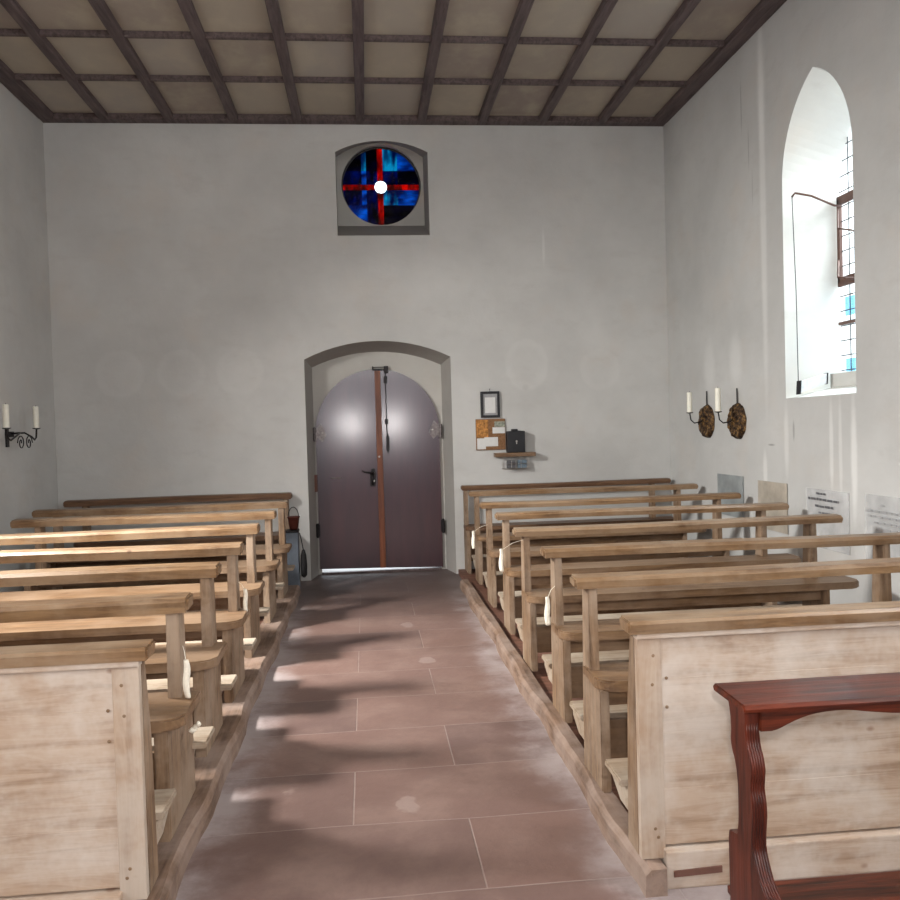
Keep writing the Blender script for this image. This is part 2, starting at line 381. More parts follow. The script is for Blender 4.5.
# back wall with the door niche and the round window niche
def seg_arch(xa, xb, zb, zs, zc, n=14):
    """flat bottom at zb, springing zs, segmental crown zc -> (x,z) loop"""
    a = (xb-xa)/2; h = zc-zs; R = (a*a+h*h)/(2*h); cx = (xa+xb)/2; cz = zc-R; th = math.asin(min(1, a/R))
    if h > a: th = PI-th
    pts = [(xa, zb)]
    for i in range(n+1):
        t = -th + 2*th*i/n; pts.append((cx+R*math.sin(t), cz+R*math.cos(t)))
    pts.append((xb, zb)); return pts
def circle(cx, cz, r, n=48): return [(cx+r*math.cos(2*PI*i/n), cz+r*math.sin(2*PI*i/n)) for i in range(n)]
bm = B()
at = lambda pts, y: [(x, y, z) for x, z in pts]
WC = (.262, 4.385); WR = .452            # round window centre (x, z) and radius on the plane y = 9.86
dF = seg_arch(-.635, .94, -.02, 2.375, 2.56); dB = seg_arch(-.575, .865, -.02, 2.315, 2.475)
nF = seg_arch(-.235, .755, 3.69, 4.58, 4.70); nB = seg_arch(-.242, .745, 3.925, 4.70, 4.862)
leaf_out = seg_arch(-.535, .805, .0, 1.60, 2.265, 24)
outer = loopv(bm, at([(XL-.3, -.3), (XR+.6, -.3), (XR+.6, ZC+.4), (XL-.3, ZC+.4)], YB))
vdF = loopv(bm, at(dF, YB)); vnF = loopv(bm, at(nF, YB))
fill_faces(bm, outer, [vdF, vnF])
YD = YB+.36; YW = YB+.56
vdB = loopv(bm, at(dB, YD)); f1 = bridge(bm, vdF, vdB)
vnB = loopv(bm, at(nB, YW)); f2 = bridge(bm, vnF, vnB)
k0 = len(bm.faces)
vl = loopv(bm, at(leaf_out, YD)); fill_faces(bm, vdB, [vl])
vl2 = loopv(bm, at(leaf_out, YD+.3)); bridge(bm, vl, vl2)
vc = loopv(bm, at(circle(*WC, WR), YW)); fill_faces(bm, vnB, [vc])
vc2 = loopv(bm, at(circle(*WC, WR+.02), YW+.2)); bridge(bm, vc, vc2)
outer2 = loopv(bm, at([(XL-.3, -.3), (XR+.6, -.3), (XR+.6, ZC+.4), (XL-.3, ZC+.4)], YW+.2))
# outer face, with the door tunnel running through it
vl3 = loopv(bm, at(leaf_out, YW+.2)); bridge(bm, vl2, vl3)
fill_faces(bm, outer2, [vl3, vc2]); bridge(bm, outer, outer2)
bm.faces.ensure_lookup_table()
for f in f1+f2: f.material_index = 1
for f in bm.faces:
    if abs(f.calc_center_median().y-YD) < .004 or abs(f.calc_center_median().y-YW) < .004: f.material_index = 2
obj('wall_back', bm, [M['wall_back'], M['grey_reveal'], M['light_reveal']], kind='structure')

# side walls: pointed window openings
def pointed(ya, yb, zb, zs, zc, n=14):
    a = (yb-ya)/2; h = zc-zs; cy = (ya+yb)/2; R = (h*h+a*a)/(2*a)
    pts = [(ya, zb)]
    ang = math.asin(min(1, h/R)) if R >= a else PI/2
    for i in range(n+1): t = ang*i/n; pts.append((ya+R-R*math.cos(t), zs+R*math.sin(t)))
    for i in range(n-1, -1, -1): t = ang*i/n; pts.append((yb-R+R*math.cos(t), zs+R*math.sin(t)))
    pts.append((yb, zb)); return pts
OUT = pointed(5.62, 6.615, 1.76, 3.46, 4.2); INN = pointed(5.68, 6.55, 1.86, 3.33, 4.05)
def side_wall(name, x, sgn, holes, mat):
    bm = B(); t = .55*sgn
    outer = loopv(bm, [(x, y, z) for y, z in ((YF-.3, -.3), (YB+.3 if 0 else YB, -.3), (YB, ZC+.4), (YF-.3, ZC+.4))])
    back = loopv(bm, [(x+t, y, z) for y, z in ((YF-.3, -.3), (YB, -.3), (YB, ZC+.4), (YF-.3, ZC+.4))])
    ha, hb = [], []; fs = []
    for dy in holes:
        a = loopv(bm, [(x, y+dy, z) for y, z in OUT]); b = loopv(bm, [(x+.44*sgn, y+dy, z) for y, z in INN])
        c = loopv(bm, [(x+t, y+dy, z) for y, z in INN])
        fs += bridge(bm, a, b)+bridge(bm, b, c); ha.append(a); hb.append(c)
    fill_faces(bm, outer, ha); fill_faces(bm, back, hb); bridge(bm, outer, back)
    for f in fs: f.material_index = 1
    return obj(name, bm, [mat, M['plain_plaster']], kind='structure')
side_wall('wall_right', XR, 1, (0, -4.15), M['wall_right'])
side_wall('wall_left', XL, -1, (-5.5, -1.15), M['wall_left'])
bm = B(); bx(bm, XL-.5, XR+.5, YF-.3, YF, -.3, ZC+.4); obj('wall_front', bm, plaster('reflection_dimming_wall', (.20, .16, .14)), kind='structure')  # unseen end wall, coloured dark to weaken reflections in the door
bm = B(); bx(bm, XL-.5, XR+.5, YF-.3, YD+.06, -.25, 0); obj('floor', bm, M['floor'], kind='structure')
bm = B(); bx(bm, XL-.55, XR+.55, YF-.3, YB+.8, ZC+.06, ZC+.5); obj('ceiling', bm, M['ceiling'], kind='structure')
bm = B(); bx(bm, -6, 6, YD+.065, YB+9, -.3, -.01); obj('ground_outside', bm, plain('pale_gravel', (.62, .6, .56), .9), kind='structure')

# coffer ribs (trim) and the border beam along the walls
k = 1
for i in range(11):
    x = -3.235 + .655*i
    if i == 0 or i == 10: continue
    bm = B(); bx(bm, x-.047, x+.047, YF, YB-.1, ZC, ZC+.07, .008, 1); obj('trim_%d' % k, bm, M['rib'], kind='structure'); k += 1
y = 8.21
while y > YF:
    bm = B(); bx(bm, XL, XR, y-.025, y+.025, ZC+.015, ZC+.07, .006, 1); obj('trim_%d' % k, bm, M['rib'], kind='structure'); k += 1
    y -= .88
for a in ((XL, XR, YB-.13, YB, ZC, ZC+.07), (XL, XL+.15, YF, YB-.13, ZC-.005, ZC+.07), (XR-.15, XR, YF, YB-.13, ZC-.005, ZC+.07)):
    bm = B(); bx(bm, *a, .006, 1); obj('trim_%d' % k, bm, M['rib'], kind='structure'); k += 1

# ------------------------------------------------------------------ round stained glass window
win = thing('window_1', (WC[0], YW+.08, WC[1]-WR), kind='structure')
win['label'] = 'round blue stained glass window crossed by red bands'
def clip(poly, conv):
    out = poly
    for i in range(len(conv)):
        a, b = conv[i], conv[(i+1) % len(conv)]; inp, out = out, []
        side = lambda p: (b[0]-a[0])*(p[1]-a[1])-(b[1]-a[1])*(p[0]-a[0])
        for j in range(len(inp)):
            p, q = inp[j], inp[(j+1) % len(inp)]; sp, sq = side(p), side(q)
            if sp >= 0: out.append(p)
            if (sp >= 0) != (sq >= 0):
                t = sp/(sp-sq); out.append((p[0]+t*(q[0]-p[0]), p[1]+t*(q[1]-p[1])))
        if not out: return []
    return out
xs = [-1.1, -.49, -.37, -.09, .05, .42, 1.1]; zs = [1.1, .405, .06, -.075, -.46, -1.1]
# rows top to bottom, columns left to right
grid = ['black cyan black RED navy blue'.split(), 'navy blue navy RED navy black'.split(), 'RED RED RED RED RED RED'.split(),
        'navy navy navy RED cyan navy'.split(), 'blue blue navy RED black black'.split()]
grid[0][4] = 'cyan'; grid[3][1] = 'blue'; grid[3][5] = 'blue'; grid[1][1] = 'blue'
names = ['black', 'navy', 'blue', 'cyan', 'RED', 'clear']; circ = circle(*WC, WR-.012, 64); hub = circle(WC[0]-.005, WC[1]+.0, .075, 24)
def hubcut(p):
    # the part of a cell outside the hub disc, as convex wedges
    out = []
    hr, N = .07, 24; hx, hz = WC[0]-.005, WC[1]
    for i in range(N):
        a0, a1 = 2*PI*i/N, 2*PI*(i+1)/N
        q = clip(p, [(hx+hr*math.cos(a0), hz+hr*math.sin(a0)), (hx+3*math.cos(a0), hz+3*math.sin(a0)), (hx+3*math.cos(a1), hz+3*math.sin(a1)), (hx+hr*math.cos(a1), hz+hr*math.sin(a1))])
        if len(q) > 2: out.append(q)
    return out
bm = B()
for r in range(5):
    for c in range(6):
        x0, x1 = WC[0]+xs[c]*WR, WC[0]+xs[c+1]*WR; z1, z0 = WC[1]+zs[r]*WR, WC[1]+zs[r+1]*WR
        p = clip([(x0, z0), (x1, z0), (x1, z1), (x0, z1)], circ)
        parts = hubcut(p) if p else []
        for p in parts:
            yy = YW+.08
            k0 = len(bm.faces)
            vs_ = [bm.verts.new((a, yy, b)) for a, b in p]; bm.faces.new(vs_)
            bm.faces.ensure_lookup_table()
            for f in bm.faces[k0:]: f.material_index = names.index(grid[r][c])
sg = obj('stained_glass', bm, [M['g_black'], M['g_navy'], M['g_blue'], M['g_cyan'], M['g_red'], M['clear']], win)
sm_ = sg.modifiers.new('thickness', 'SOLIDIFY'); sm_.thickness = .006; sm_.use_even_offset = False
bm = B(); tube(bm, [(WC[0]+(WR-.004)*math.cos(2*PI*i/64), YW+.08, WC[1]+(WR-.004)*math.sin(2*PI*i/64)) for i in range(64)], .013, 8, True)
obj('window_frame', bm, M['lead'], win, 'thin dark round frame')
bm = B(); lathe(bm, [(.07, 0), (.082, .006), (.082, .012), (.06, .02), (.03, .026)], (WC[0]-.005, YW+.078, WC[1]), 24, Matrix.Rotation(PI/2, 4, 'X'))
obj('centre_boss', bm, M['clear'], win, 'clear round centre glass, white with the daylight behind', True)

# ------------------------------------------------------------------ pointed leaded window in the right wall
def leaded(n, dy, x, sgn, detail=True):
    w = thing('window_%d' % n, (x, 6.115+dy, 1.86), kind='structure')
    P = [(y+dy, z) for y, z in INN]
    bm = B(); prism(bm, P, lambda q, k: (x+.006*k, q[0], q[1])); obj('pane', bm, M['clear'], w)
    bm = B()
    def bar(y0, z0, y1, z1, r): tube(bm, [(x-.006*sgn, y0+dy, z0), (x-.006*sgn, y1+dy, z1)], r, 6)
    def zt(y):  # arch height at y
        a = (6.55-5.68)/2; h = 4.05-3.33; R = (h*h+a*a)/(2*a); d = min(y-5.68, 6.55-y); v = R*R-(R-d)**2
        return 3.33+math.sqrt(max(v, 0))
    y = 5.68+.145
    while y < 6.5: bar(y, 1.88, y, zt(y)-.01, .0045); y += .145
    z = 1.97
    random.seed(3+n)
    while z < 3.95:
        if z <= 3.33: ya, yb = 5.69, 6.54
        else:
            a = .435; h = .72; R = (h*h+a*a)/(2*a); d = R-math.sqrt(R*R-(z-3.33)**2); ya, yb = 5.69+d, 6.54-d
        bar(ya, z, yb, z, .0045); z += .118
    obj('lead_bars', bm, M['lead'], w)
    bm = B()
    for (z0, z1) in ((2.33, 2.355), (2.635, 2.71), (3.28, 3.35)): bx(bm, x-.03*sgn if sgn > 0 else x, x if sgn > 0 else x+.03, 5.70+dy, 6.54+dy, z0, z1, .004, 1)
    for y0 in (5.70, 6.505): bx(bm, min(x, x-.03*sgn), max(x, x-.03*sgn), y0+dy, y0+.035+dy, 2.66, 3.33, .004, 1)
    obj('casement_frame', bm, M['window_brown'], w, 'brown iron frame of the opening casement')
    bm = B()
    for (ya, yb, z0, z1) in ((6.25, 6.50, 2.40, 2.55), (6.25, 6.50, 1.93, 2.06), (5.9, 6.1, 2.1, 2.2)): bx(bm, x+.008, x+.012, ya+dy, yb+dy, z0, z1)
    obj('coloured_pane', bm, M['bluish'], w, 'pale blue glass squares')
    if detail:
        bm = B(); bx(bm, x-.13, x-.012, 5.72, 6.50, 1.83, 1.945, .01); obj('window_sill', bm, M['light_reveal'], w, 'sloping stone inner sill')
        bm = B(); bm2 = B()
        tube(bm, [(x-.035, 6.47, 3.27), (x-.10, 6.44, 3.26), (3.56, 6.49, 3.35), (3.43, 6.50, 3.375), (3.405, 6.50, 3.345)], .009, 8)
        tube(bm, [(x-.03, 6.52, 3.27), (x-.16, 6.30, 3.05), (x-.05, 6.18, 3.0)], .008, 6)
        tube(bm, [(x-.03, 6.52, 2.85), (x-.14, 6.34, 2.68), (x-.05, 6.22, 2.65)], .009, 6)
        obj('casement_opener', bm, M['window_brown'], w, 'brown rod and hinged stays', True)
        tube(bm2, [(3.405, 6.50, 3.345), (3.425, 6.50, 2.6), (3.43, 6.50, 1.88)], .0035, 6); obj('pull_cord', bm2, M['lead'], w, 'thin grey cord hanging down to the sill')
    return w
leaded(2, 0, XR+.44, 1)
leaded(3, -4.15, XR+.44, 1, False)  # unseen window, added for the right-hand fill lamp
leaded(4, -5.5, XL-.44, -1, False)  # unseen window, added for the left-hand fill lamp
leaded(5, -1.15, XL-.44, -1, False)
# small tray leaning on the sill
t = thing('drip_tray', (3.53, 6.46, 1.78), 'small white metal drip tray with dark ends lying on the window sill', 'tray')
bm = B(); prism(bm, [(3.425, 1.80), (3.64, 1.865), (3.645, 1.945), (3.43, 1.885)], lambda q, k: (q[0], 6.455+.055*k, q[1])); obj('tray_body', bm, M['cardbox'], t)
bm = B(); prism(bm, [(3.416, 1.785), (3.424, 1.787), (3.431, 1.895), (3.423, 1.892)], lambda q, k: (q[0], 6.45+.063*k, q[1])); obj('end_cap', bm, M['black'], t)
bm = B(); prism(bm, [(3.641, 1.86), (3.648, 1.862), (3.654, 1.95), (3.647, 1.948)], lambda q, k: (q[0], 6.45+.063*k, q[1])); obj('end_cap', bm, M['black'], t)

# ------------------------------------------------------------------ double door
door = thing('door_1', (.135, YD, 0), kind='structure'); door['label'] = 'arched dark red-brown double door in a grey edged niche'
def leaf(xa, xb, ang, left):
    YL = YD-.035
    pts = []
    full = seg_arch(-.555, .825, .03, 1.60, 2.28, 48)
    full = [(x, z+(.035 if z < .1 and x < 0 else 0)) for x, z in full]
    pts = clip(full[::-1], [(xa, -1), (xb, -1), (xb, 5), (xa, 5)])
    if left: pts = [(x, .048 if z < .1 and x > .1 else z) for x, z in pts]
    bm = B(); prism(bm, pts, lambda q, k: (q[0], YL+.04*k, q[1]+(.012*(xb-q[0]) if 0 else 0)), .004)
    hx = xa if left else xb
    R4 = Matrix.Translation(V(hx, YL, 0)) @ Matrix.Rotation(ang, 4, 'Z') @ Matrix.Translation(V(-hx, -YL, 0))
    bmesh.ops.transform(bm, matrix=R4, verts=bm.verts)
    o = obj('door_leaf', bm, M['door'], door)
    def sub(nm, b, m, lab=None, sm=False):
        bmesh.ops.transform(b, matrix=R4, verts=b.verts); return obj(nm, b, m, o, lab, sm)
    for z in (1.57, .50):
        b = B()
        s = 1 if left else -1
        bx(b, min(hx-s*.03, hx+s*.015), max(hx-s*.03, hx+s*.015), YL-.03, YL, z-.07, z+.07, .004)
        if z > 1:
            prism(b, [(hx+s*.01, z+.07), (hx+s*.06, z+.12), (hx+s*.10, z+.04), (hx+s*.12, z-.01), (hx+s*.07, z-.09), (hx+s*.01, z-.03)], lambda q, k: (q[0], YL-.012*k, q[1]))
        tube(b, [(hx-s*.012, YL-.03, z-.08), (hx-s*.012, YL-.03, z+.08)], .013, 8)
        sub('hinge', b, M['iron'] if z < 1 else M['pewter'], 'iron hinge')
        if z > 1:
            b = B(); lathe(b, [(.012, 0), (.012, .006), (.004, .01)], (hx+s*.075, YL-.012, z+.015), 10, Matrix.Rotation(PI/2, 4, 'X')); sub('hinge_bolt', b, M['steel'], 'bright bolt head')
    return sub, YL
sub, YL = leaf(-.555, .165, +.018, True)
b = B(); bx(b, .115, .18, YL-.02, YL+.001, .05, 2.26, .006); sub('cover_strip', b, M['door_strip'], 'reddish brown cover strip')
b = B(); lathe(b, [(.012, 0), (.012, .006), (.004, .01)], (.14, YL-.02, 1.30), 10, Matrix.Rotation(PI/2, 4, 'X')); sub('screw', b, M['steel'])
b = B(); prism(b, [(.03, .97), (.09, .97), (.10, 1.10), (.085, 1.17), (.05, 1.17), (.03, 1.10)], lambda q, k: (q[0], YL-.014*k, q[1]))
sub('lock_plate', b, M['iron'], 'black iron lock plate')
b = B(); tube(b, [(.065, YL-.01, 1.12), (.065, YL-.06, 1.12), (.05, YL-.065, 1.125), (-.03, YL-.06, 1.135), (-.055, YL-.055, 1.15)], [.013, .011, .011, .009, .006], 8); tube(b, [(.06, YL-.02, 1.12), (.06, YL-.03, .99)], .012, 8)
sub('handle', b, M['iron'], 'black lever handle', True)
b = B(); lathe(b, [(.014, 0), (.014, .012), (.006, .016)], (.07, YL-.014, 1.03), 10, Matrix.Rotation(PI/2, 4, 'X')); sub('key_knob', b, M['steel'], 'bright key')
b = B(); tube(b, [(-.40, YL-.004, 1.075), (-.29, YL-.004, 1.078)], .004, 6); sub('scratch', b, M['steel'], 'pale scratch')
sub, YL = leaf(.155, .825, -.03, False)
b = B(); tube(b, [(.235, YL-.018, 1.45), (.235, YL-.018, 2.24)], .006, 6); bx(b, .215, .255, YL-.03, YL, 1.66, 1.72, .004); bx(b, .215, .255, YL-.02, YL, 2.12, 2.2, .004); sub('shoot_bolt', b, M['iron'], 'black vertical shoot bolt')
b = B(); prism(b, [(.22, 1.38), (.24, 1.33), (.26, 1.38), (.262, 1.52), (.245, 1.56), (.225, 1.52)], lambda q, k: (q[0], YL-.03*k, q[1])); sub('bolt_handle', b, M['iron'], 'black bolt handle')
b = B(); bx(b, .09, .27, YD-.045, YD-.03, 2.265, 2.28, .003); bx(b, .09, .105, YD-.045, YD, 2.27, 2.31, .003); bx(b, .22, .27, YD-.055, YD, 2.235, 2.31, .004); tube(b, [(.09, YD-.04, 2.30), (.26, YD-.04, 2.30)], .004, 6)
obj('bolt_catch', b, M['iron'], door, 'black iron catch over the meeting leaves')
b = B(); bx(b, -.60, -.555, YD-.06, YD-.001, .93, 1.12, .006); obj('letter_plate', b, M['rust'], door, 'rusty plate on the jamb')
b = B(); bx(b, -.535, .805, YD-.04, YD+.03, -.01, .022, .004); obj('threshold', b, M['rib'], door, 'dark worn threshold')

# ------------------------------------------------------------------ pew platforms and sill timbers (part of the building)
KR, KL = .905, -.70
DZ = .05
bm = B(); bx(bm, .96, XR, 2.85, 9.27, 0, DZ); obj('floor_platform_right', bm, M['deck'], kind='structure')
bm = B(); bx(bm, XL, -.86, 2.85, 9.27, 0, DZ); obj('floor_platform_left', bm, M['deck'], kind='structure')
def sill(name, xa, xb, y1, y0=2.765):
    bm = B(); N = 60; rows = []
    aisle_left = xa < 0
    for i in range(N+1):
        y = y0+(y1-y0)*i/N; w = .007*math.sin(y*7.3)+.007*math.sin(y*3.1+1)+random.uniform(-.003, .003)
        a, b = (xa, xb+w) if aisle_left else (xa+w, xb)
        h = .088+.004*math.sin(y*5)
        if aisle_left: prof = [(a, 0), (a, h), (b-.02, h), (b, h-.02), (b+.004, 0)]
        else: prof = [(b, 0), (b, h), (a+.02, h), (a, h-.02), (a-.004, 0)]
        rows.append([bm.verts.new((px, y, pz)) for px, pz in prof])
    for p, q in zip(rows, rows[1:]):
        for k in range(5): bm.faces.new((p[k], p[(k+1) % 5], q[(k+1) % 5], q[k]))
    bm.faces.new(rows[0]); bm.faces.new(rows[-1][::-1])
    return obj(name, bm, M['sill'], kind='structure')
sill('trim_40', .888, .965, 8.45); sill('trim_41', -.875, -.70, 8.57); sill('trim_42', -.90, -.73, 9.22, 8.85)

# ------------------------------------------------------------------ pews
ORD = ['rearmost', 'second from the back wall', 'third from the back wall', 'fourth from the back wall', 'fourth from the front', 'third from the front', 'second from the front']
def rail_prof(Y, z, d=.125, h=.07): return [(Y, z-h), (Y-.004, z-.016), (Y+.012, z), (Y+d-.01, z+.004), (Y+d, z-.012), (Y+d-.006, z-h+.006)]
def long_board(bm, x0, x1, prof, wob=.004, n=10, round0=0, round1=0):
    rows = []
    for i in range(n+1):
        x = x0+(x1-x0)*i/n; dz = wob*math.sin(x*2.1+x0*5+prof[0][0]*3); sh = 1.0
        rows.append([bm.verts.new((x, p[0], p[1]+dz)) for p in prof])
    m = len(prof); fs = []
    for p, q in zip(rows, rows[1:]):
        for k in range(m): bm.faces.new((p[k], p[(k+1) % m], q[(k+1) % m], q[k]))
    e0 = bm.faces.new(rows[0]); e1 = bm.faces.new(rows[-1][::-1])
    bmesh.ops.bevel(bm, geom=list(set(list(e0.edges)+list(e1.edges))), offset=.010, segments=2, affect='EDGES')
def seat_board(bm, xa, xb, y0, y1, z0, z1, r):
    # plan outline with rounded front corners at both ends
    pts = [(xa, y1)]
    for i in range(7): t = PI/2*i/6; pts.append((xa+r-r*math.cos(t), y0+r-r*math.sin(t)))
    for i in range(7): t = PI/2*i/6; pts.append((xb-r+r*math.sin(t), y0+r-r*math.cos(t)))
    pts.append((xb, y1))
    prism(bm, pts, lambda q, k: (q[0], q[1], z0+(z1-z0)*k), .007)
def standard(bm, xa, xb, Y, top=.89, base=.08, front=.13, rear=.15):
    # profile in the y-z plane: slim post above the seat, broad board below it
    p = [(Y+.012, top), (Y+.004, .53), (Y+.0, .506), (Y-front, .505), (Y-front-.005, base), (Y+rear, base), (Y+rear-.01, .46), (Y+.14, .53), (Y+.125, .56), (Y+.115, top)]
    prism(bm, p, lambda q, k: (xa+(xb-xa)*k, q[0], q[1]), .005)
def pew(side, i, Y, xa, xb, z, ang, lab, dark=False, kneel=True, posts=None):
    """xa, xb: rail ends in world x; side +1 right block, -1 left block"""
    o = thing('pew', ((xa+xb)/2, Y, DZ), lab, 'pew', 'open-backed pews of the %s block' % ('right' if side > 0 else 'left'))
    pa, pb = (posts or (xa+.05, xb-.16)) if side > 0 else (posts or (xa+.16, xb-.05-.04))
    hm = M['honey_dark'] if dark else M['honey']
    b = B(); long_board(b, xa, xb, rail_prof(Y, z, .10, .047) if side > 0 else rail_prof(Y, z, .12, .06), .004)
    rh = .045 if side > 0 else .058; fr = .14 if side > 0 else .24
    obj('top_rail', b, hm, o)
    for k, px in enumerate((pa, pb)):
        b = B(); standard(b, px, px+(.04 if side > 0 else .052), Y, z-rh, .086 if (k == 0) == (side > 0) and (i or side < 0) else DZ, fr, .15 if side > 0 else .22)
        obj('upright', b, M['post'], o)
    sx0, sx1 = (min(pa, pb)-.008, min(max(pa, pb)+.25, 3.34)) if side > 0 else (min(pa, pb)-.025, max(pa, pb)+.11)
    b = B(); seat_board(b, sx0, sx1, Y-fr-.03, Y+.10, .505, .55, .08); obj('seat', b, hm if dark else M['mid'], o)
    b = B(); bx(b, min(pa, pb)+.04, max(pa, pb), Y-.10, Y-.075, .43, .505, .004); obj('seat_apron', b, M['mid'], o)
    b = B(); bx(b, min(pa, pb)+.04, max(pa, pb), Y+.04, Y+.065, .15, .32, .004); obj('foot_board', b, M['mid'], o)
    if kneel:
        b = B(); prism(b, [(Y+.18, .275), (Y+.38, .275), (Y+.38, .30), (Y+.18, .30)], lambda q, k: ((sx0+(sx1-sx0)*k), q[0], q[1]), .005); kn = obj('kneeler', b, M['white_wood'], o, 'whitish kneeling board')
        for px in (pa, pb):
            b = B(); prism(b, [(Y+.155, .19), (Y+.26, .19), (Y+.365, .24), (Y+.365, .275), (Y+.155, .275)], lambda q, k: (px+.005+.03*k, q[0], q[1]), .003); obj('bracket', b, M['white_wood'], kn)
    return o
YR = [9.10, 8.25, 7.2, 6.25, 5.3, 4.37, 3.54]
XRa = [1.0, .98, .95, .94, .91, .90, .86]; XRb = [3.32, 3.29, 3.26, 3.21, 3.09, 3.0, 3.0]; ZR = [.97, .97, .95, .95, .95, .95, .95]
labR = ['last open-backed pew in the right block, its dark rail against the back wall', 'second right pew from the back wall, honey rail just in front of the dark one',
 'pew third from the back wall on the right, with an ivory ribbon near its end', 'fourth pew from the back wall on the right, in front of the ribboned third one', 'right pew whose rail ends below the sheet of printed text, ribbon at its aisle end',
 'third pew from the front on the right, ivory ribbon knotted on its aisle upright', 'pew directly behind the pale wooden front screen in the right block']
for i in range(7):
    pew(1, i, YR[i], XRa[i], XRb[i], ZR[i], 0, labR[i], dark=(i == 0), kneel=i > 0, posts=(XRa[i]+.06 if i else 1.03, XRb[i]-.22))
YLf = [9.12, 8.1, 7.12, 6.09, 5.13, 4.31, 3.49]
XLb = [-.80, -.75, -.76, -.77, -.75, -.75, -.73]; XLa = [-3.12, -3.05, -2.85, -3.0, -2.98, -3.0, -3.0]; ZL = [.96, .95, .955, .95, .95, .95, .95]
labL = ['last pew in the left block, dark rail against the back wall', 'second left pew from the back wall, beside the blue-grey box', 'pew third from the back wall on the left, rail end free of the side wall',
 'fourth pew from the back wall on the left, in front of the free-ended one', 'left pew with a white ribbon hung at its aisle end, fourth from the front', 'plain left-hand pew between the two pews with white ribbons', 'ribboned pew directly behind the pale wooden front screen in the left block']
for i in range(7):
    pew(-1, i, YLf[i], XLa[i], XLb[i], ZL[i], 0, labL[i], dark=(i == 0), kneel=i > 0, posts=(XLa[i]+.18, XLb[i]-.092))

# front screens (prayer desk fronts) of both blocks
def screen(side, lab):
    xe = .90 if side > 0 else -.755            # aisle end
    xf = 3.2 if side > 0 else -3.05
    s = side; Y = 2.83
    X = lambda d: xe+s*d
    o = thing('pew_front_screen', ((xe+xf)/2, Y, DZ if 0 else 0), lab, 'pew screen')
    def bxs(b, d0, d1, *a): bx(b, min(X(d0), X(d1)), max(X(d0), X(d1)), *a)
    L = abs(xf-xe)
    b = B()
    zz = [.14, .335, .53, .72, .862]
    for j in range(4): bxs(b, .085, L, Y+.004+.0004*(j % 2), Y+.03, zz[j], zz[j+1], .0008, 1)
    obj('panel', b, M['pale'], o, 'pale pine boards')
    b = B(); bxs(b, 0, .085, Y, Y+.035, .095, .862, .003); obj('stile', b, M['pale_up'], o)
    b = B(); bxs(b, L-.085, L-.001, Y-.004, Y+.003, .15, .865, .003); obj('stile', b, M['pale_up'], o)
    b = B(); bxs(b, .076, L, Y-.03, Y+.04, 0, .13, .006); obj('plinth', b, M['pale'], o)
    b = B(); bxs(b, -.005, L, Y-.012, Y+.03, .860, .883, .004); obj('moulding', b, M['mid'] if 0 else M['pale'], o)
    b = B(); prism(b, [(Y-.018, .880), (Y-.024, .914), (Y-.014, .924), (Y+.085, .926), (Y+.09, .91), (Y+.085, .880)], lambda q, k: (X(-.035)+(X(L)-X(-.035))*k, q[0], q[1]), .006)
    obj('ledge', b, M['honey'], o, 'honey coloured book ledge')
    for d in (.0, L-.04):
        b = B(); x0 = min(X(d), X(d+.04)); prism(b, [(Y+.036, .09), (Y+.16, .09), (Y+.13, .60), (Y+.085, .86), (Y+.036, .86)], lambda q, k: (x0+.04*k, q[0], q[1]), .004); obj('end_upright', b, M['post'], o)
    b = B(); prism(b, [(Y+.18, .275), (Y+.38, .275), (Y+.38, .30), (Y+.18, .30)], lambda q, k: (X(-.02)+(X(L)-X(-.02))*k, q[0], q[1]), .005); kn = obj('kneeler', b, M['white_wood'], o, 'whitish kneeling board')
    b = B(); x0 = min(X(.005), X(.035)); prism(b, [(Y+.155, .19), (Y+.26, .19), (Y+.365, .24), (Y+.365, .275), (Y+.155, .275)], lambda q, k: (x0+.03*k, q[0], q[1]), .003); obj('bracket', b, M['white_wood'], kn)
    return o, X
scR, X = screen(1, 'pale pine screen with honey ledge at the front of the right pews')
b = B(); prism(b, [(1.0, .045), (1.17, .050), (1.17, .072), (1.0, .066)], lambda q, k: (q[0], 2.799-.006*k, q[1])); obj('iron_strap', b, M['rust'], scR, 'rusty iron strap')
scL, X = screen(-1, 'pale pine screen with honey ledge at the front of the left pews')
# nail heads / dowels on the stiles
for o_, xe, s in ((scR, .90, 1), (scL, -.755, -1)):
    for dz, dx in ((.80, .055), (.72, .10), (.70, .05), (.20, .05), (.17, .06), (.62, .10)):
        b = B(); lathe(b, [(.006, 0), (.006, .002), (.003, .003)], (xe+s*dx, 2.832, dz), 8, Matrix.Rotation(PI/2, 4, 'X')); obj('nail', b, M['mid'], o_)
    

# ------------------------------------------------------------------ ribbons
def ribbon(x, y, ztop, length, lab, hook, w=.035):
    t = thing('ribbon', (x, y, ztop-length), lab, 'ribbon', 'ivory ribbons on the pew ends')
    b = B(); n = 12; rows = []
    for i in range(n+1):
        f = i/n; z = ztop-length*f; ww = w*(.7+.3*math.sin(min(1, f*1.6+.2)*PI/2)) ; tw = .5*math.sin(f*5+x*9)
        rows.append([b.verts.new((x+ww*.5*math.cos(a)*1.0+.003*math.sin(f*7), y+.014*math.sin(a+tw), z)) for a in [2*PI*k/8 for k in range(8)]])
    for p, q in zip(rows, rows[1:]):
        for k in range(8): b.faces.new((p[k], p[(k+1) % 8], q[(k+1) % 8], q[k]))
    b.faces.new(rows[0]); b.faces.new(rows[-1][::-1]); obj('ribbon_tail', b, M['ribbon'], t, smooth=True)
    b = B(); tube(b, [(x, y, ztop-.01), ((x+hook[0])/2, (y+hook[1])/2, ztop+.03), (hook[0], hook[1], ztop+.045)], .0014, 5); obj('string', b, M['ribbon'], t)
    return t
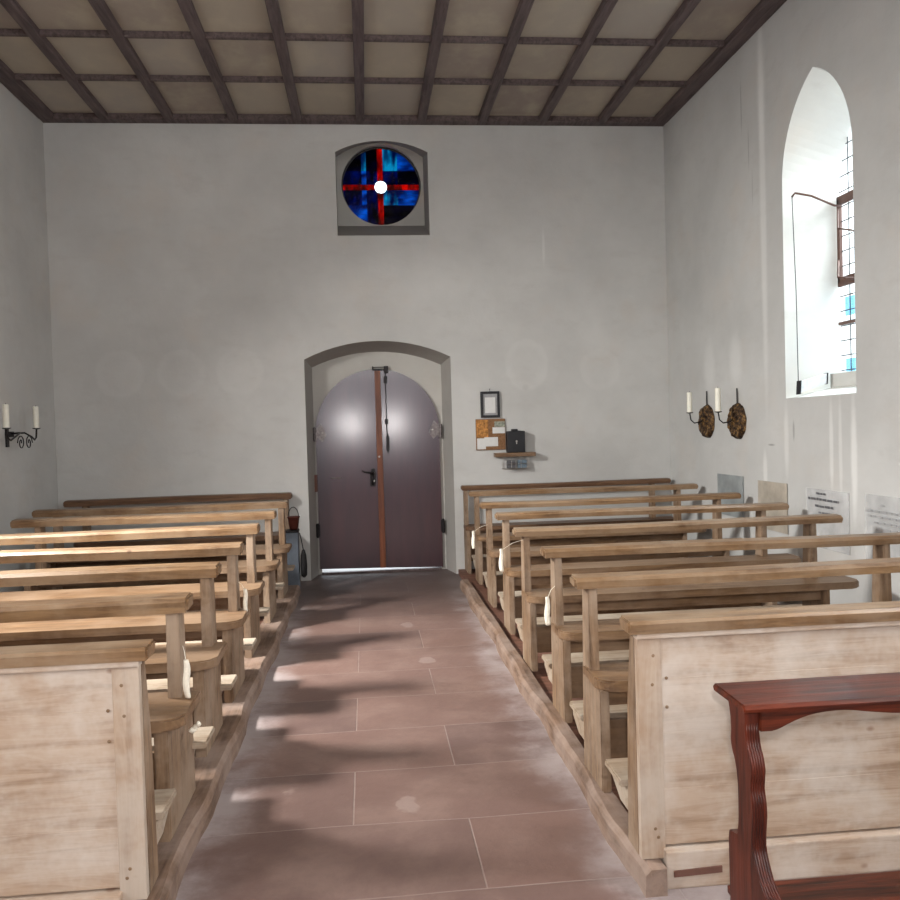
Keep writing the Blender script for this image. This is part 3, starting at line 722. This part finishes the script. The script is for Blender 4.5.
def ony(u, v, y):
    d = fw + rt*(u-450)/F - up*(v-450)/F; k = y/d.y; return (d*k+Vector((0, 0, 1.6)))
for (u, v, y, ln, lab) in ((473, 531, 7.18, .15, 'short ivory ribbon at the third right pew from the back, farthest of three'),
                          (501, 549, 5.26, .14, 'ivory ribbon hanging at the right pew below the printed text, middle one of three'),
                          (547, 597, 4.33, .145, 'ivory ribbon tied with string to the right pew third from the front'),
                          (245, 589, 5.17, .15, 'white ribbon on the fourth left pew from the front, by its seat end'),
                          (186, 660, 3.47, .15, 'white crumpled ribbon on the left pew just behind the front screen')):
    p = ony(u, v, y); Yp = min(YR if u > 366 else YLf, key=lambda q: abs(q-y)); k_ = (YR if u > 366 else YLf).index(Yp); ribbon(p.x, p.y, p.z, ln, lab, (XRa[k_]+.062, Yp+.02) if u > 366 else (XLb[k_]-.032, Yp+.03), w=.026)
p = ony(195, 724, 3.47)
b = B()
for k in range(3):
    a = k*1.1+.5; lathe(b, [(.004, -.012), (.012+.003*k, 0), (.004, .012)], (p.x+.014*math.cos(a), p.y-.0+.01*math.sin(a), p.z-.015+.014*math.sin(a*2)), 8)
based(obj('ribbon_bow', b, M['ribbon'], smooth=True), 'tiny white bow low on the aisle upright behind the left front screen', 'bow')

# ------------------------------------------------------------------ blue-grey box, bucket, bag at the door
t = thing('metal_box', (-.77, 8.68, 0), 'tall narrow blue-grey metal box standing at the aisle end of the rear left pews', 'box')
b = B(); bx(b, -.843, -.706, 8.60, 8.76, .0, .60, .008); obj('body', b, M['grey_box'], t)
b = B(); bx(b, -.848, -.70, 8.595, 8.765, .601, .622, .006); obj('lid', b, M['iron'], t, 'dark lid')
t = thing('bucket', (-.75, 8.68, .623), 'small dark copper bucket with a hoop handle on top of the blue-grey box', 'bucket')
b = B(); lathe(b, [(.038, 0), (.044, .02), (.058, .115), (.066, .125), (.066, .132), (.053, .128), (.03, .02)], (-.75, 8.68, .624), 20); obj('body', b, M['copper'], t, smooth=True)
b = B(); tube(b, [(-.75+.052*math.cos(a), 8.68, .75+.10*math.sin(a)) for a in [PI*i/12 for i in range(13)]], .004, 6); obj('handle', b, M['iron'], t, smooth=True)
b = B(); lathe(b, [(.012, 0), (.03, .02), (.034, .12), (.028, .22), (.014, .27), (.006, .28)], (-.662, 8.68, .14), 14)
for v in b.verts: v.co.y = 8.68+(v.co.y-8.68)*2
bg_ = thing('bag', (-.662, 8.68, .14), 'black cloth bag hanging on the aisle side of the blue-grey box', 'bag')
obj('bag_body', b, M['black_cloth'], bg_, smooth=True)
b = B(); tube(b, [(-.662, 8.68, .41), (-.68, 8.68, .52), (-.697, 8.68, .59)], .005, 6); obj('strap', b, M['black_cloth'], bg_)

# ------------------------------------------------------------------ things on the back wall right of the door
t = thing('framed_certificate', (1.36, YB-.01, 1.70), 'small black framed certificate on the wall above the corkboard', 'picture')
b = B(); x0, x1, z0, z1, w = 1.255, 1.465, 1.70, 1.985, .026
for a in ((x0, x1, z0, z0+w), (x0, x1, z1-w, z1), (x0, x0+w, z0+w, z1-w), (x1-w, x1, z0+w, z1-w)): bx(b, a[0], a[1], YB-.028, YB-.002, a[2], a[3], .003)
obj('frame', b, M['black'], t)
b = B(); bx(b, x0+w, x1-w, YB-.014, YB-.004, z0+w, z1-w); sh = obj('sheet', b, M['print_soft'], t, 'grey ornamented border sheet')
b = B(); bx(b, x0+.048, x1-.048, YB-.016, YB-.0142, z0+.05, z1-.065); obj('certificate', b, M['white_paper'], sh, 'white inner field')
b = B(); tube(b, [(1.36, YB-.002, 2.01), (1.36, YB-.02, 2.012)], .005, 6); tube(b, [(1.36, YB-.018, 2.01), (1.36, YB-.012, 1.98)], .002, 6); obj('nail', b, M['iron'], t)
cb_ = thing('corkboard', (1.355, YB-.01, 1.335), 'brown cork pin board with pictures and cards beside the black box', 'pin board')
b = B(); bx(b, 1.195, 1.52, YB-.018, YB-.002, 1.345, 1.685, .003); obj('board', b, M['cork'], cb_)
for nm, a, m in (('orange and dark brown picture', (1.20, 1.33, 1.485, 1.675), 'orange_pic'), ('small landscape picture', (1.40, 1.515, 1.595, 1.655), 'green_pic'), ('white card', (1.378, 1.515, 1.525, 1.592), 'white_paper'),
        ('white note', (1.205, 1.30, 1.355, 1.475), 'white_paper'), ('wide white note with faint handwriting', (1.285, 1.435, 1.385, 1.485), 'white_paper')):
    cat = 'picture' if 'picture' in nm else 'note'
    dy = .004 if 'wide' in nm else 0
    b = B(); bx(b, a[0], a[1], YB-.021-dy, YB-.0185-dy, a[2], a[3])
    o = obj('picture' if cat == 'picture' else 'note', b, M[m]); based(o, nm+' pinned to the cork board'+{'white card': ', in its right half', 'white note': ', at its lower left corner'}.get(nm, ''), cat, 'papers on the cork board')
t = thing('offering_box', (1.62, YB-.06, 1.315), 'black lacquered offering box with a raised lid slot standing on the small shelf', 'box')
b = B(); bx(b, 1.525, 1.72, YB-.11, YB-.004, 1.312, 1.545, .008); obj('body', b, M['black'], t)
b = B(); bx(b, 1.58, 1.645, YB-.09, YB-.03, 1.545, 1.568, .004); obj('slot_block', b, M['black'], t)
b = B(); lathe(b, [(.010, 0), (.010, .004), (.005, .006)], (1.625, YB-.11, 1.435), 12, Matrix.Rotation(PI/2, 4, 'X')); bx(b, 1.62, 1.63, YB-.114, YB-.109, 1.405, 1.43); obj('lock', b, M['steel'], t, 'bright lock')
b = B(); bx(b, 1.385, 1.83, YB-.13, YB-.002, 1.268, 1.311, .004); based(obj('wall_shelf', b, M['mid']), 'narrow brown wooden shelf under the black box on the back wall', 'shelf')
t = thing('wire_rack', (1.61, YB-.06, 1.12), 'thin wire rack hanging under the wooden wall shelf', 'rack')
b = B()
for x in (1.475, 1.565, 1.67, 1.755): tube(b, [(x, YB-.10, 1.267), (x, YB-.10, 1.14), (x, YB-.02, 1.135)], .0025, 6)
tube(b, [(1.47, YB-.10, 1.14), (1.76, YB-.10, 1.14)], .003, 6); tube(b, [(1.47, YB-.02, 1.135), (1.76, YB-.02, 1.135)], .003, 6); tube(b, [(1.47, YB-.10, 1.19), (1.76, YB-.10, 1.19)], .0025, 6); tube(b, [(1.475, YB-.02, 1.135), (1.475, YB-.02, 1.267)], .0025, 6); tube(b, [(1.755, YB-.02, 1.135), (1.755, YB-.02, 1.267)], .0025, 6)
obj('wires', b, M['steel'], t)
for a, m, lab in (((1.52, 1.61, 1.139, 1.225), 'blue_pic', 'dark booklet in the left half of the wire rack'), ((1.64, 1.735, 1.139, 1.23), 'blue_pic', 'blue-grey booklet in the right half of the wire rack')):
    b = B(); bx(b, a[0], a[1], YB-.085, YB-.04, a[2], a[3], .003); based(obj('booklet', b, M['print'] if 'dark' in lab else M[m]), lab, 'booklet')

# ------------------------------------------------------------------ candle sconces
def candle(x, y, z, h, lab, grp, r=.025):
    t = thing('candle', (x, y, z), lab, 'candle', grp)
    b = B(); lathe(b, [(r, 0), (r, h-.004), (r-.004, h), (.006, h-.002)], (x, y, z), 20); obj('wax_body', b, M['wax'], t, smooth=False)
    b = B(); tube(b, [(x, y, z+h-.004), (x+.002, y, z+h+.012)], .0018, 6); obj('wick', b, M['wick'], t)
def sconce_r(y, zc, cy, lab):
    t = thing('candle_sconce', (XR, y, zc-.165), lab, 'candle sconce', 'round brass wall sconces')
    b = B(); n = 40; rings = []
    prof = [(.0, .055), (.03, .057), (.07, .05), (.10, .042), (.125, .05), (.145, .04), (.165, .008), (.165, .0)]
    random.seed(int(y*10))
    for r, d in prof:
        ring = []
        for k in range(n):
            a = 2*PI*k/n; rr = r+(.003*math.sin(a*9)+random.uniform(-.003, .003) if r > .1 else 0); dd = d+(random.uniform(-.008, .008) if .02 < r < .16 else 0)
            ring.append(b.verts.new((XR-.002-max(dd, 0), y+rr*math.cos(a), zc+rr*math.sin(a))))
        rings.append(ring)
    for p, q in zip(rings, rings[1:]):
        for k in range(n): b.faces.new((p[k], p[(k+1) % n], q[(k+1) % n], q[k]))
    bmesh.ops.remove_doubles(b, verts=b.verts, dist=.0005)
    obj('reflector_plate', b, M['brass'], t, 'embossed dark brass plate')
    b = B(); tube(b, [(XR-.01, y, zc+.12), (XR-.012, y, zc+.30)], .006, 6); obj('hanger', b, M['lead'], t)
    cx = 3.165
    b = B(); tube(b, [(XR-.05, y, zc+.03), (XR-.10, cy+.02, zc-.0), (cx+.045, cy, zc-.012), (cx+.01, cy, zc+.02), (cx, cy, zc+.085)], .006, 8); obj('arm', b, M['iron'], t, smooth=True)
    b = B(); lathe(b, [(.008, 0), (.032, .006), (.034, .012), (.02, .012)], (cx, cy, zc+.082), 16); obj('drip_pan', b, M['iron'], t)
    return cx, cy, zc+.0945
a = sconce_r(8.2, 1.59, 8.12, 'round embossed brass sconce on the right wall, nearer the back corner'); candle(*a, .195, 'cream candle on the right wall sconce nearest the back corner', 'candles on the wall sconces')
a = sconce_r(7.505, 1.585, 7.44, 'round embossed brass sconce on the right wall, nearer the pointed window'); candle(*a, .21, 'cream candle on the right wall sconce nearest the pointed window', 'candles on the wall sconces')
t = thing('iron_candelabrum', (XL, 8.05, 1.52), 'black wrought iron two-armed candle bracket on the left wall', 'candle bracket')
b = B(); bx(b, XL+.001, XL+.014, 8.02, 8.08, 1.54, 1.82, .004); bx(b, XL+.014, XL+.05, 8.0, 8.10, 1.63, 1.68, .004); obj('wall_plate', b, M['iron'], t)
xc = -3.06
for s, yc in ((-1, 7.66), (1, 8.33)):
    b = B(); m = 8.05
    tube(b, [(XL+.03, m, 1.66), (xc-.02, m+s*.05, 1.665), (xc, m+(yc-m)*.55, 1.63), (xc, m+(yc-m)*.8, 1.60), (xc, m+(yc-m)*.95, 1.62), (xc, yc, 1.70)], .008, 8)
    tube(b, [(xc, m+s*(.06+.08*(1-f/18)*math.cos(f*.6)+.03), 1.575+.07*(1-f/22)*math.sin(f*.6)) for f in range(17)], .005, 6)
    obj('arm', b, M['iron'], t, smooth=True)
    b = B(); lathe(b, [(.008, 0), (.034, .008), (.036, .014), (.02, .014)], (xc, yc, 1.695), 16); obj('drip_pan', b, M['iron'], t)
    candle(xc, yc, 1.710, .20, 'cream candle on the black iron bracket, %s' % ('the one nearer the camera' if s < 0 else 'the one nearer the back corner'), 'candles on the wall sconces')

# ------------------------------------------------------------------ sheets on the right wall
def sheet(ya, yb, za, zb, m, lab, text=None, ink='print'):
    t = thing('wall_sheet', (XR, (ya+yb)/2, za), lab, 'sheet', 'sheets on the right wall')
    b = B(); bx(b, XR-.012, XR-.006, ya, yb, za, zb); obj('sheet', b, M[m], t)
    if text:
        b = B(); random.seed(int(ya*7))
        for (z, y0, y1, h) in text:
            y = y0
            while y > y1:
                wl = random.uniform(.025, .07); bx(b, XR-.0145, XR-.0125, max(y-wl, y1), y, z, z+h*random.uniform(.75, 1)); y -= wl+.014
        obj('print', b, M[ink], t, 'printed lines too small to read')
sheet(7.42, 7.98, .70, 1.085, 'pl_grey', 'grey picture sheet on the right wall, nearest the back corner')
sheet(6.61, 7.12, .66, 1.07, 'pl_beige', 'beige sheet on the right wall below the pointed window')
sheet(5.72, 6.30, .62, 1.06, 'pl_clear', 'clear sheet with dark printed lines on the right wall', [(1.02, 6.15, 6.02, .016), (.975, 6.27, 5.84, .02), (.925, 6.17, 5.92, .018), (.88, 6.12, 5.96, .014)])
sheet(4.95, 5.52, .60, 1.07, 'pl_clear', 'clear sheet with faint grey lines on the right wall, nearest the camera', [(1.0, 5.33, 5.30, .012), (.955, 5.50, 5.05, .016), (.92, 5.48, 5.02, .014), (.88, 5.42, 5.1, .014), (.84, 5.38, 5.12, .016), (.80, 5.36, 5.16, .014)], 'print_soft')

# ------------------------------------------------------------------ mahogany prayer desk at the right front
t = thing('prayer_desk', (1.75, 2.2, 0), 'dark red mahogany prayer desk with curved legs in front of the right pew screen', 'prayer desk')
xa, xb = .975, 2.5
b = B(); prism(b, [(2.165, .820), (2.16, .830), (2.168, .840), (2.36, .843), (2.372, .834), (2.365, .820)], lambda q, k: (xa+(xb-xa)*k, q[0], q[1]), .003); obj('desk_top', b, M['mahogany'], t)
def smooth_pts(P, n=5):
    out = []
    for i in range(len(P)-1):
        p0, p1, p2, p3 = P[max(i-1, 0)], P[i], P[i+1], P[min(i+2, len(P)-1)]
        for k in range(n):
            s = k/n; out.append(tuple(.5*((2*p1[j])+(-p0[j]+p2[j])*s+(2*p0[j]-5*p1[j]+4*p2[j]-p3[j])*s*s+(-p0[j]+3*p1[j]-3*p2[j]+p3[j])*s**3) for j in (0, 1)))
    out.append(P[-1]); return out
front = smooth_pts([(2.185, .825), (2.182, .74), (2.160, .70), (2.150, .66), (2.160, .62), (2.145, .57), (2.155, .48), (2.145, .44), (2.10, .38), (2.03, .345), (1.985, .30), (1.955, .22), (1.93, .10), (1.90, .0)], 4)
backp = [(2.30, 0), (2.305, .42), (2.30, .445), (2.245, .455)] + smooth_pts([(2.235, .49), (2.235, .60), (2.25, .66), (2.275, .70), (2.272, .76), (2.29, .825)], 4)
ap_n = 48
def leg(x0, x1):
    b = B(); prism(b, front[::-1][0:0]+[*front[::-1]][::-1]+backp, lambda q, k: (x0+(x1-x0)*k, q[0], q[1]), .002)
    o = obj('leg', b, M['mahogany_up'], t)
    b = B()
    for off in (.006, .013, .020, .027, .034):
        if x1-x0 < .03: continue
        tube(b, [(x0+off, y+.001, z) for y, z in front[2:-2]], .003, 6)
    obj('reeded_edge', b, M['mahogany_up'], o, smooth=True)
leg(.985, 1.025); leg(2.42, 2.46)
apr = [(1.025, .835), (1.025, .765), (1.055, .765)] + smooth_pts([(1.07, .768), (1.12, .790), (1.18, .806), (1.26, .810), (1.34, .800), (1.42, .792), (1.50, .794), (1.58, .808), (1.72, .815), (1.86, .808), (1.94, .794), (2.02, .792), (2.10, .800), (2.18, .810), (2.27, .806), (2.34, .79), (2.39, .768)], 3) + [(2.42, .765), (2.42, .835)]
b = B(); prism(b, apr, lambda q, k: (q[0], 2.172+.02*k, q[1]), .002); obj('apron', b, M['mahogany'], t, 'wavy apron')
b = B(); bx(b, 1.026, 2.419, 1.93, 2.42, .195, .22, .006); obj('kneeling_board', b, M['mahogany'], t)
b = B(); bx(b, 1.027, 2.418, 2.33, 2.35, .0, .195, .004); obj('stretcher', b, M['mahogany'], t)
